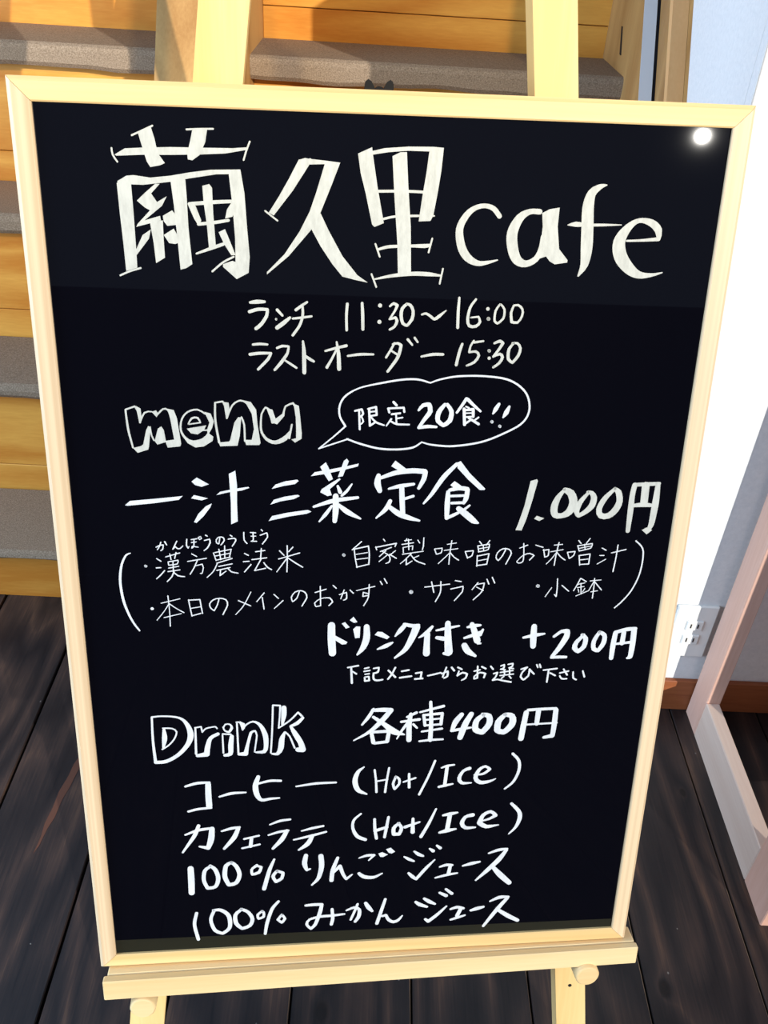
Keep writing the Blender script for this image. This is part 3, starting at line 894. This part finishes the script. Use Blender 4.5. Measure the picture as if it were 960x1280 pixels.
'drink_heading_lettering': '''S746 5732 20 741 6012 24 752 6268 32
S752 6268 36 859 6259 40 982 6185 40 1080 6068 48 1116 5960 60 1096 5851 47 1041 5767 28 961 5735 20 836 5724 18 746 5732 20
S856 5882 28 857 5983 52 839 6092 24
S846 5864 16 936 5871 16 979 5912 16 950 5998 16 888 6072 16 827 6114 16
S1166 5875 18 1160 6181 24
S1162 5870 16 1223 5859 16 1233 5924 16 1271 5882 16 1363 5864 16 1380 5886 16
S1174 6204 36 1267 6189 57 1280 6097 52 1312 5999 40 1387 5951 36
S1445 5879 16 1464 5841 16 1510 5842 16 1527 5886 28 1498 5933 24 1458 5917 16 1441 5873 16
S1432 5970 16 1434 6180 18
S1433 5953 18 1515 5960 18
S1447 6209 32 1504 6193 45 1511 6094 52 1524 5984 40
S1580 5834 18 1585 6185 20
S1591 6201 33 1659 6199 49 1681 6089 32 1718 5947 28 1759 5927 18 1776 5982 16 1749 6180 16
S1764 6185 20 1846 6179 41 1866 6117 45 1861 5985 52 1812 5863 36 1740 5817 20 1665 5858 18 1636 5912 18 1611 5824 16 1575 5819 18
P1608 5807 1659 5836 1657 5891 1638 5923
S1942 5641 18 1931 5921 18 1913 6197 18
S1942 5632 18 2015 5639 18 2008 5772 16 1996 5902 16 2109 5818 18 2193 5723 18 2235 5774 24
S2051 5665 52 2050 5751 52 2034 5859 24
S1926 6209 20 1982 6211 37 2015 6145 57 2028 6035 53 2055 5958 24
S2061 5952 18 2106 6004 18 2157 6146 20
S2189 6169 53 2240 6171 62 2218 6085 57 2163 5977 53 2117 5888 24
S2117 5884 24 2182 5853 40 2242 5790 28''',
'drink_price_lettering': '''S2957 5713 32 2909 5804 37 2844 5894 21
S2950 5725 37 3056 5722 48 3138 5730 53
S3131 5739 53 3047 5852 54 2925 5979 38 2762 6081 14
S2959 5805 32 3073 5896 49 3176 5987 71 3283 6026 19
S2946 6008 38 2966 6112 44
S2963 5986 32 3126 5979 38 3109 6102 44
S2979 6121 33 3109 6108 33
S3401 5767 32 3308 5816 27
S3248 5872 27 3435 5849 32
S3344 5783 38 3331 5904 54 3336 6095 55
S3318 5881 32 3251 5989 27 3209 6076 14
S3374 5906 27 3414 5951 22
S3439 5763 22 3679 5698 32
S3543 5645 32 3559 5882 43 3559 6103 49
S3478 5799 32 3496 5924 33
S3483 5799 27 3670 5784 32 3662 5915 35
S3498 5857 22 3661 5845 22
S3496 5924 24 3664 5915 25
S3466 5997 22 3675 5968 27
S3446 6114 22 3559 6103 27 3691 6099 22
S3873 5805 49 3815 5891 60 3782 5992 38
S3778 5998 33 3909 5976 33 3980 5966 22
S3974 5802 54 3918 5923 66 3872 6084 61
S4102 5818 44 4035 5883 60 4030 5992 66 4104 6027 61 4169 5931 66 4162 5834 60 4094 5812 44
S4332 5819 44 4266 5905 66 4261 6008 66 4330 6034 61 4413 5939 72 4405 5842 66 4332 5819 44
S4553 5803 55 4536 5973 61 4523 6121 61
S4571 5774 33 4711 5767 33 4866 5765 33
S4867 5783 55 4866 5954 56 4859 6097 50 4769 6115 34
S4682 5786 55 4676 5942 50
S4573 5950 22 4890 5940 22''',
'coffee_lettering': '''S1034 6575 25 1148 6541 33 1279 6535 25
S1265 6557 58 1263 6695 62 1266 6834 63
S1050 6890 25 1152 6864 29 1285 6854 25
S1375 6718 21 1499 6682 33 1647 6676 19
S1779 6487 41 1748 6600 58 1764 6716 55 1810 6779 38 1896 6768 30 1992 6761 19
S1777 6571 25 1900 6542 29 2010 6546 29
S2170 6624 19 2376 6596 29 2584 6592 23
S1003 7188 21 1139 7135 34 1293 7114 30
S1146 7076 38 1097 7205 43 966 7416 22
S1283 7123 56 1268 7261 65 1234 7371 48 1144 7347 22
S1383 7159 21 1484 7128 34 1571 7117 26
S1557 7131 43 1509 7249 52 1402 7389 30
S1615 7273 24 1771 7237 24
S1692 7270 39 1680 7374 39
S1592 7394 24 1778 7352 24
S1890 7099 19 1997 7056 30 2104 7042 24
S1872 7235 20 1985 7199 30 2083 7185 26
S2067 7189 43 2013 7298 52 1917 7415 31
S2223 7199 17 2337 7168 30 2455 7145 24
S2140 7311 20 2317 7269 31 2486 7223 24
S2341 7265 39 2287 7372 53 2192 7449 22''',
'hot_ice_lettering': '''S2876 6411 16 2814 6471 41 2784 6583 55 2818 6699 51 2910 6754 19
S2988 6453 23 3006 6592 23 3014 6733 26
S3140 6434 23 3119 6597 23 3106 6737 26
S3006 6597 19 3127 6577 19
S3215 6545 26 3188 6638 28 3207 6702 28 3252 6640 28 3250 6577 28 3215 6545 23
S3354 6517 26 3361 6688 30
S3298 6617 21 3424 6571 23
S3624 6364 25 3559 6564 26 3472 6785 26
S3697 6455 19 3755 6432 28 3830 6422 21
S3756 6445 37 3742 6673 38
S3679 6696 28 3747 6681 33 3828 6664 19
S3998 6474 42 3935 6502 33 3893 6590 42 3923 6655 38 4027 6659 17
S4053 6558 16 4150 6549 28 4217 6493 33 4169 6455 28 4103 6496 38 4070 6597 47 4124 6658 47 4221 6649 33 4289 6618 12
S4451 6307 30 4524 6398 33 4534 6525 33 4484 6665 29 4399 6752 22
S2855 7005 21 2781 7086 29 2772 7191 33 2821 7300 43 2909 7349 39
S3003 7083 29 3010 7215 34 3030 7339 34
S3153 7063 29 3135 7195 34 3117 7327 31
S3011 7237 38 3140 7195 34
S3269 7148 31 3214 7212 43 3217 7292 44 3274 7295 39 3299 7216 39 3262 7148 31
S3419 7097 31 3422 7275 48
S3336 7204 39 3491 7145 24
S3664 6981 22 3596 7163 34 3516 7341 39
S3745 7069 26 3821 7054 43 3901 7039 22
S3821 7054 48 3799 7266 49
S3717 7297 29 3800 7274 49 3894 7257 22
S4071 7079 48 3993 7102 39 3958 7185 49 4001 7246 44 4108 7246 22
S4136 7175 17 4256 7140 29 4323 7096 44 4267 7045 39 4186 7089 44 4153 7189 59 4229 7241 49 4362 7226 17
S4489 6949 34 4578 7054 44 4596 7143 49 4561 7262 34 4490 7353 17''',
'juice_lettering': '''S1038 7633 64 1038 7794 69 1034 7965 65
S1250 7616 34 1187 7672 41 1171 7801 42 1207 7909 42 1290 7895 42 1325 7784 46 1297 7665 46 1246 7608 34
S1472 7576 37 1413 7619 46 1396 7761 51 1435 7877 47 1514 7855 47 1553 7744 46 1521 7630 46 1472 7576 37
S1741 7631 35 1684 7686 28 1691 7751 33 1760 7729 37 1788 7657 30 1731 7633 25
S1928 7561 25 1874 7709 42 1813 7956 47
S1956 7719 35 1912 7790 37 1944 7865 38 2007 7821 38 2020 7748 35 1956 7719 35
S2269 7527 46 2254 7638 56 2279 7725 33 2316 7712 19
S2431 7543 56 2438 7687 56 2404 7843 43 2333 7935 19
S2613 7578 35 2561 7746 47 2548 7883 47
S2572 7773 28 2639 7692 42 2674 7805 38 2710 7873 33 2773 7816 19
S1074 8249 36 1045 8410 38 1077 8622 39
S1267 8220 36 1224 8353 38 1266 8507 43 1348 8553 39 1425 8475 43 1420 8310 48 1339 8224 43 1256 8219 31
S1559 8229 36 1494 8301 43 1500 8425 48 1562 8498 41 1647 8462 43 1677 8367 43 1631 8269 41 1559 8224 36
S1789 8265 29 1735 8316 29 1745 8371 29 1800 8347 31 1802 8285 29 1785 8262 24
S1967 8140 31 1895 8244 38 1839 8432 39 1814 8592 32
S2000 8332 29 1956 8398 31 1998 8442 32 2035 8389 31 2000 8330 29
S2266 8217 31 2351 8211 39 2443 8214 39 2422 8330 44 2372 8493 39 2323 8552 34 2276 8487 32 2308 8420 29 2426 8386 34 2555 8380 34 2694 8366 27
S2558 8289 34 2566 8422 39 2551 8505 37
S2719 8316 22 2804 8280 34 2861 8311 39 2858 8408 44 2818 8483 34
S2842 8233 29 2805 8349 29 2768 8452 27
S2932 8225 39 2966 8290 54 3006 8342 34
S3151 8183 32 3108 8354 39 3065 8526 40
S3121 8424 30 3164 8412 34 3199 8484 40 3254 8516 40 3308 8491 35 3350 8432 17
S2846 7594 16 2930 7564 33 3010 7563 31 2952 7631 16
S2850 7805 38 2904 7853 48 3010 7867 38 3105 7818 17
P3056 7544 3097 7528 3162 7563 3110 7594 3078 7590
P3138 7489 3191 7473 3239 7528 3203 7552 3171 7542
S3343 7604 21 3397 7641 38 3451 7670 24
S3450 7536 21 3501 7580 43 3551 7604 26
S3619 7508 21 3659 7541 43
S3698 7470 26 3736 7506 40
S3400 7832 29 3442 7882 43 3487 7920 34 3584 7783 38 3682 7663 17
S3744 7765 22 3819 7742 38 3883 7748 29
S3862 7758 38 3847 7864 43
S3702 7915 22 3826 7882 34 3946 7862 22
S4003 7765 22 4099 7738 43 4190 7719 26
S4285 7607 22 4390 7568 38 4486 7557 29
S4481 7572 38 4400 7706 58 4279 7847 49 4162 7976 22
S4336 7789 39 4432 7910 68 4547 8033 59
S3496 8244 32 3541 8283 49 3625 8321 30
S3590 8203 32 3648 8248 49 3716 8288 27
S3763 8131 32 3837 8176 44
S3832 8085 32 3901 8150 39
S3616 8502 32 3650 8535 42 3745 8448 40 3849 8329 22
S3900 8374 27 3971 8350 40 4045 8371 35
S4017 8372 45 3979 8476 45
S3908 8528 28 3991 8500 35 4069 8473 23
S4134 8407 32 4205 8384 50 4275 8365 32
S4347 8289 22 4450 8239 45 4554 8237 32
S4544 8253 40 4440 8406 50 4294 8646 33
S4441 8412 40 4571 8513 56 4689 8588 46''',
}


def catmull(P):
    if len(P) == 2:
        n = 2
        return [tuple(P[0][k] + (P[1][k]-P[0][k])*i/n for k in range(3)) for i in range(n+1)]
    T = []
    for i in range(len(P)):
        if i == 0: t = [P[1][k]-P[0][k] for k in range(3)]
        elif i == len(P)-1: t = [P[-1][k]-P[-2][k] for k in range(3)]
        else:
            a = Vector([P[i][k]-P[i-1][k] for k in (0, 1)]); b = Vector([P[i+1][k]-P[i][k] for k in (0, 1)])
            t = [(P[i+1][k]-P[i-1][k])/2 for k in range(3)]
            if a.length > 1e-6 and b.length > 1e-6:
                if a.angle(b) > math.radians(72): t = [0, 0, 0]
                else:
                    m_ = min(a.length, b.length); l_ = math.hypot(t[0], t[1])
                    if l_ > m_*1.1: t = [x*m_*1.1/l_ for x in t]
        T.append(t)
    if T[0] != [0, 0, 0] and len(P) > 2: T[0] = [x*.8 for x in T[0]]
    R = []
    for i in range(len(P)-1):
        d = math.hypot(P[i+1][0]-P[i][0], P[i+1][1]-P[i][1])
        n = max(2, min(8, int(d/25)))
        for j in range(n):
            s = j/n; h00 = 2*s**3-3*s*s+1; h10 = s**3-2*s*s+s; h01 = -2*s**3+3*s*s; h11 = s**3-s*s
            R.append(tuple(h00*P[i][k]+h10*T[i][k]+h01*P[i+1][k]+h11*T[i+1][k] for k in range(3)))
    R.append(tuple(P[-1])); return R

DISC = [(math.cos(2*math.pi*i/10), math.sin(2*math.pi*i/10)) for i in range(10)]
cream = ('title_lettering', 'menu_lettering', 'meal_price_lettering', 'opening_hours_lettering')
for part, txt in LETTERING.items():
    bm = bmesh.new(); w0 = PD + .00025
    for si, ln in enumerate(txt.split('\n')):
        q = [int(a) for a in ln[1:].split()]; w = w0 + (si % 40)*.000004
        Q = lambda x, y: bm.verts.new(L3(x/10000, y/10000, w))
        if ln[0] == 'P':
            bm.faces.new([Q(q[i], q[i+1]) for i in range(0, len(q), 2)])
            continue
        P = catmull([(q[i], q[i+1], q[i+2]) for i in range(0, len(q), 3)])
        # ribbon with shared vertices, split where the pen turns sharply; round ends and corners
        P = [p for i, p in enumerate(P) if i == 0 or math.hypot(p[0]-P[i-1][0], p[1]-P[i-1][1]) > .8] or P[:1]
        n = len(P); seg = [Vector((P[i+1][0]-P[i][0], P[i+1][1]-P[i][1])).normalized() for i in range(n-1)]
        def disc(i):
            x, y, wd = P[i]; r = max(wd, 6)/2
            bm.faces.new([bm.verts.new(L3((x+r*a)/10000, (y+r*b)/10000, w+.000003)) for a, b in DISC])
        disc(0)
        if n > 1: disc(n-1)
        prev = None
        for i in range(n-1):
            d0 = seg[i]; ra, rb = max(P[i][2], 6)/2, max(P[i+1][2], 6)/2
            if prev is None:
                prev = (Q(P[i][0]-d0.y*ra, P[i][1]+d0.x*ra), Q(P[i][0]+d0.y*ra, P[i][1]-d0.x*ra))
            sharp = i < n-2 and d0.angle(seg[i+1]) > .6
            d1 = d0 if (sharp or i == n-2) else (d0+seg[i+1]).normalized()
            cur = (Q(P[i+1][0]-d1.y*rb, P[i+1][1]+d1.x*rb), Q(P[i+1][0]+d1.y*rb, P[i+1][1]-d1.x*rb))
            bm.faces.new((prev[0], cur[0], cur[1], prev[1]))
            prev = cur
            if sharp: disc(i+1); prev = None; w += .000001
    for f_ in bm.faces: f_.normal_update()
    fl = [f_ for f_ in bm.faces if f_.normal.y > 0]
    bmesh.ops.reverse_faces(bm, faces=fl)
    me = bpy.data.meshes.new(part); bm.to_mesh(me); bm.free()
    me.materials.append(CH_CREAM if part in cream else CH_WHITE)
    link(bpy.data.objects.new(part, me), board)

# ---- easel
EZ = 1.153                                              # board v at which the legs meet the floor
foot = O + U*BW/2 + V*(O.z/(-V.z))
easel = empty('easel', frame_at(foot))
tag(easel, 'pale pine A-frame easel with a ledge and round pegs holding the menu board', 'easel')
vf = O.z/(-V.z)
def E3(u, v, w): return (u - BW/2, -w, vf - v)
def leg_u(side, v):
    return (.1385 if side == 0 else .457) + (v)*((-.1172) if side == 0 else .1155)
WB, WF = -.046, -.0215
hw = .0197
for side in (0, 1):
    def quad(v):
        c = leg_u(side, v) + (.020 if side == 0 else -.0215)
        h_ = hw if side == 0 else .0185
        return [E3(c-h_, v, WF), E3(c+h_, v, WF), E3(c+h_, v, WB), E3(c-h_, v, WB)]
    # foot cut level with the floor
    def at_floor(p):
        # slide the corner along UP until world z = 0
        wpt = frame_at(foot) @ Vector(p); t = -wpt.z/UP.z
        return (p[0], p[1], p[2]+t)
    bot = [at_floor(p) for p in quad(vf)]
    lg = bm_obj('leg', hexa_bm(bot, quad(-.55)), EASEL_V, easel)
    if side == 1:
        c = leg_u(1, .985)-.0215
        bm_obj('peg_hole', cyl_bm(E3(c, .985, WF-.002), E3(c, .985, WF+.0004), .0022), SLOT, lg)
bm_obj('crossbar', box_bm(E3(.19, -.47, WF-.001), E3(.41, -.52, WB), 0), EASEL_H, easel) if False else None
def ebox(name, u0, u1, v0, v1, w0, w1, mat, bevel=0, parent=None):
    a = E3(u0, v1, w1); b = E3(u1, v0, w0)
    return bm_obj(name, box_bm(a, b, bevel), mat, parent or easel)
ebox('crossbar', .222, .376, -.52, -.47, WB-.018, WB, EASEL_H, .002)
ebox('crossbar', .135, .452, .020, .062, WB-.018, WB, EASEL_H, .002)
# prop leg hinged on the crossbar behind the board
def prop():
    top = [E3(u, .03+dv, WB-.02+dw) for u, dv, dw in ((.275, 0, 0), (.315, 0, 0), (.315, 0, -.022), (.275, 0, -.022))]
    Wf = frame_at(foot); inv = Wf.inverted()
    botw = [inv @ Vector(p) for p in ((-.02, 1.23, .001), (.02, 1.234, .001), (.018, 1.256, .001), (-.022, 1.252, .001))]
    bm_obj('prop_leg', hexa_bm([tuple(p) for p in botw], top), EASEL_V, easel)
prop()
# ledge: shelf with a proud front lip, not quite parallel to the board
def ledge_piece(name, u0, u1, wl, wr, wb, v0, v1, mat, bev=.0012):
    bm = bmesh.new()
    bot = [E3(u0, v1, wb), E3(u1, v1, wb), E3(u1, v1, wr), E3(u0, v1, wl)]
    top = [E3(u0, v0, wb), E3(u1, v0, wb), E3(u1, v0, wr), E3(u0, v0, wl)]
    hexa_bm(bot, top, bm)
    bmesh.ops.bevel(bm, geom=list(bm.edges), offset=bev, segments=1, affect='EDGES')
    return bm_obj(name, bm, mat, easel)
ledge_piece('ledge_shelf', .0085, .6110, .0075, .002, WF+.0005, .8948, .9185, EASEL_H)
lp = bmesh.new()
hexa_bm([E3(.0050, .9215, .0078), E3(.6125, .9195, .0022), E3(.6125, .9195, .0110), E3(.0050, .9215, .0175)],
        [E3(.0050, .8951, .0078), E3(.6125, .8951, .0022), E3(.6125, .8951, .0110), E3(.0050, .8951, .0175)], lp)
bmesh.ops.bevel(lp, geom=list(lp.edges), offset=.0012, segments=1, affect='EDGES')
bm_obj('ledge_lip', lp, EASEL_H, easel)
for (u_, v_) in ((.0455, .9375), (.5525, .9290)):
    bm_obj('peg', cyl_bm(E3(u_, v_, WF), E3(u_+(.0 if u_ < .3 else .001), v_, .017), .0150, .0142, 36, None, .002), EASEL_H, easel, True)
# auto-smooth substitute: flat caps on pegs
for o_ in easel.children:
    if o_.name.startswith('peg'):
        for p in o_.data.polygons:
            if len(p.vertices) > 4: p.use_smooth = False
# black wing nut that clamps the prop leg
wn = bmesh.new()
cyl_bm(E3(.288, .005, WB), E3(.288, .001, -.0215), .0055, None, 16, wn)
bm_w = bm_obj('wing_nut', wn, METAL, easel)
for sx in (-1, 1):
    b2 = bmesh.new()
    pts = [(.002, .008), (.0025, .000), (.0045, -.0075), (.0075, -.0120), (.0105, -.0135), (.0130, -.0120), (.0138, -.0075), (.0125, -.0010), (.0095, .005), (.006, .010)]
    P_ = [(.288+sx*a*.86, .004+b) for a, b in pts]
    A = [b2.verts.new(E3(a, b, -.0225)) for a, b in P_]; Bv = [b2.verts.new(E3(a, b, -.0300)) for a, b in P_]
    b2.faces.new(A); b2.faces.new(list(reversed(Bv)))
    for i in range(len(P_)): b2.faces.new((A[i], Bv[i], Bv[(i+1) % len(P_)], A[(i+1) % len(P_)]))
    bm_obj('wing', b2, METAL, bm_w)

# ================================================================ timber stand on the right
stand = empty('shelf_stand', loc=(.623, .93, 0))
tag(stand, 'pale pink timber shelf stand with square posts and floor rail by the right wall', 'shelf stand')
def sb(name, lo, hi, mat, bev=.0015, parent=None):
    return bm_obj(name, box_bm((lo[0]-.623, lo[1]-.93, lo[2]), (hi[0]-.623, hi[1]-.93, hi[2]), bev), mat, parent or stand)
for xx in (.623, 1.30):
    sb('post', (xx, 1.081-.003, 0), (xx+.026, 1.137-.003, 1.5), PINK)
    sb('post', (xx, .716, 0), (xx+.026, .790, 1.5), PINK)
    sb('floor_rail', (xx, .790, 0), (xx+.024, 1.078, .085), PINK_Y)
    sb('top_rail', (xx, .790, 1.42), (xx+.024, 1.078, 1.5), PINK_Y)
sb('back_rail', (.649, 1.10, 1.43), (1.30, 1.125, 1.49), PINK_Y)
bx = sb('shade_case', (.845, .705, .10), (1.298, 1.12, .95), PINK)  # unseen case, added to throw shade on the wall and post
for z0 in (.12, .32, .52):
    d_ = sb('shade_case_drawer', (.860, .691, z0), (1.283, .705, z0+.18), PINK_Y, .002, None)
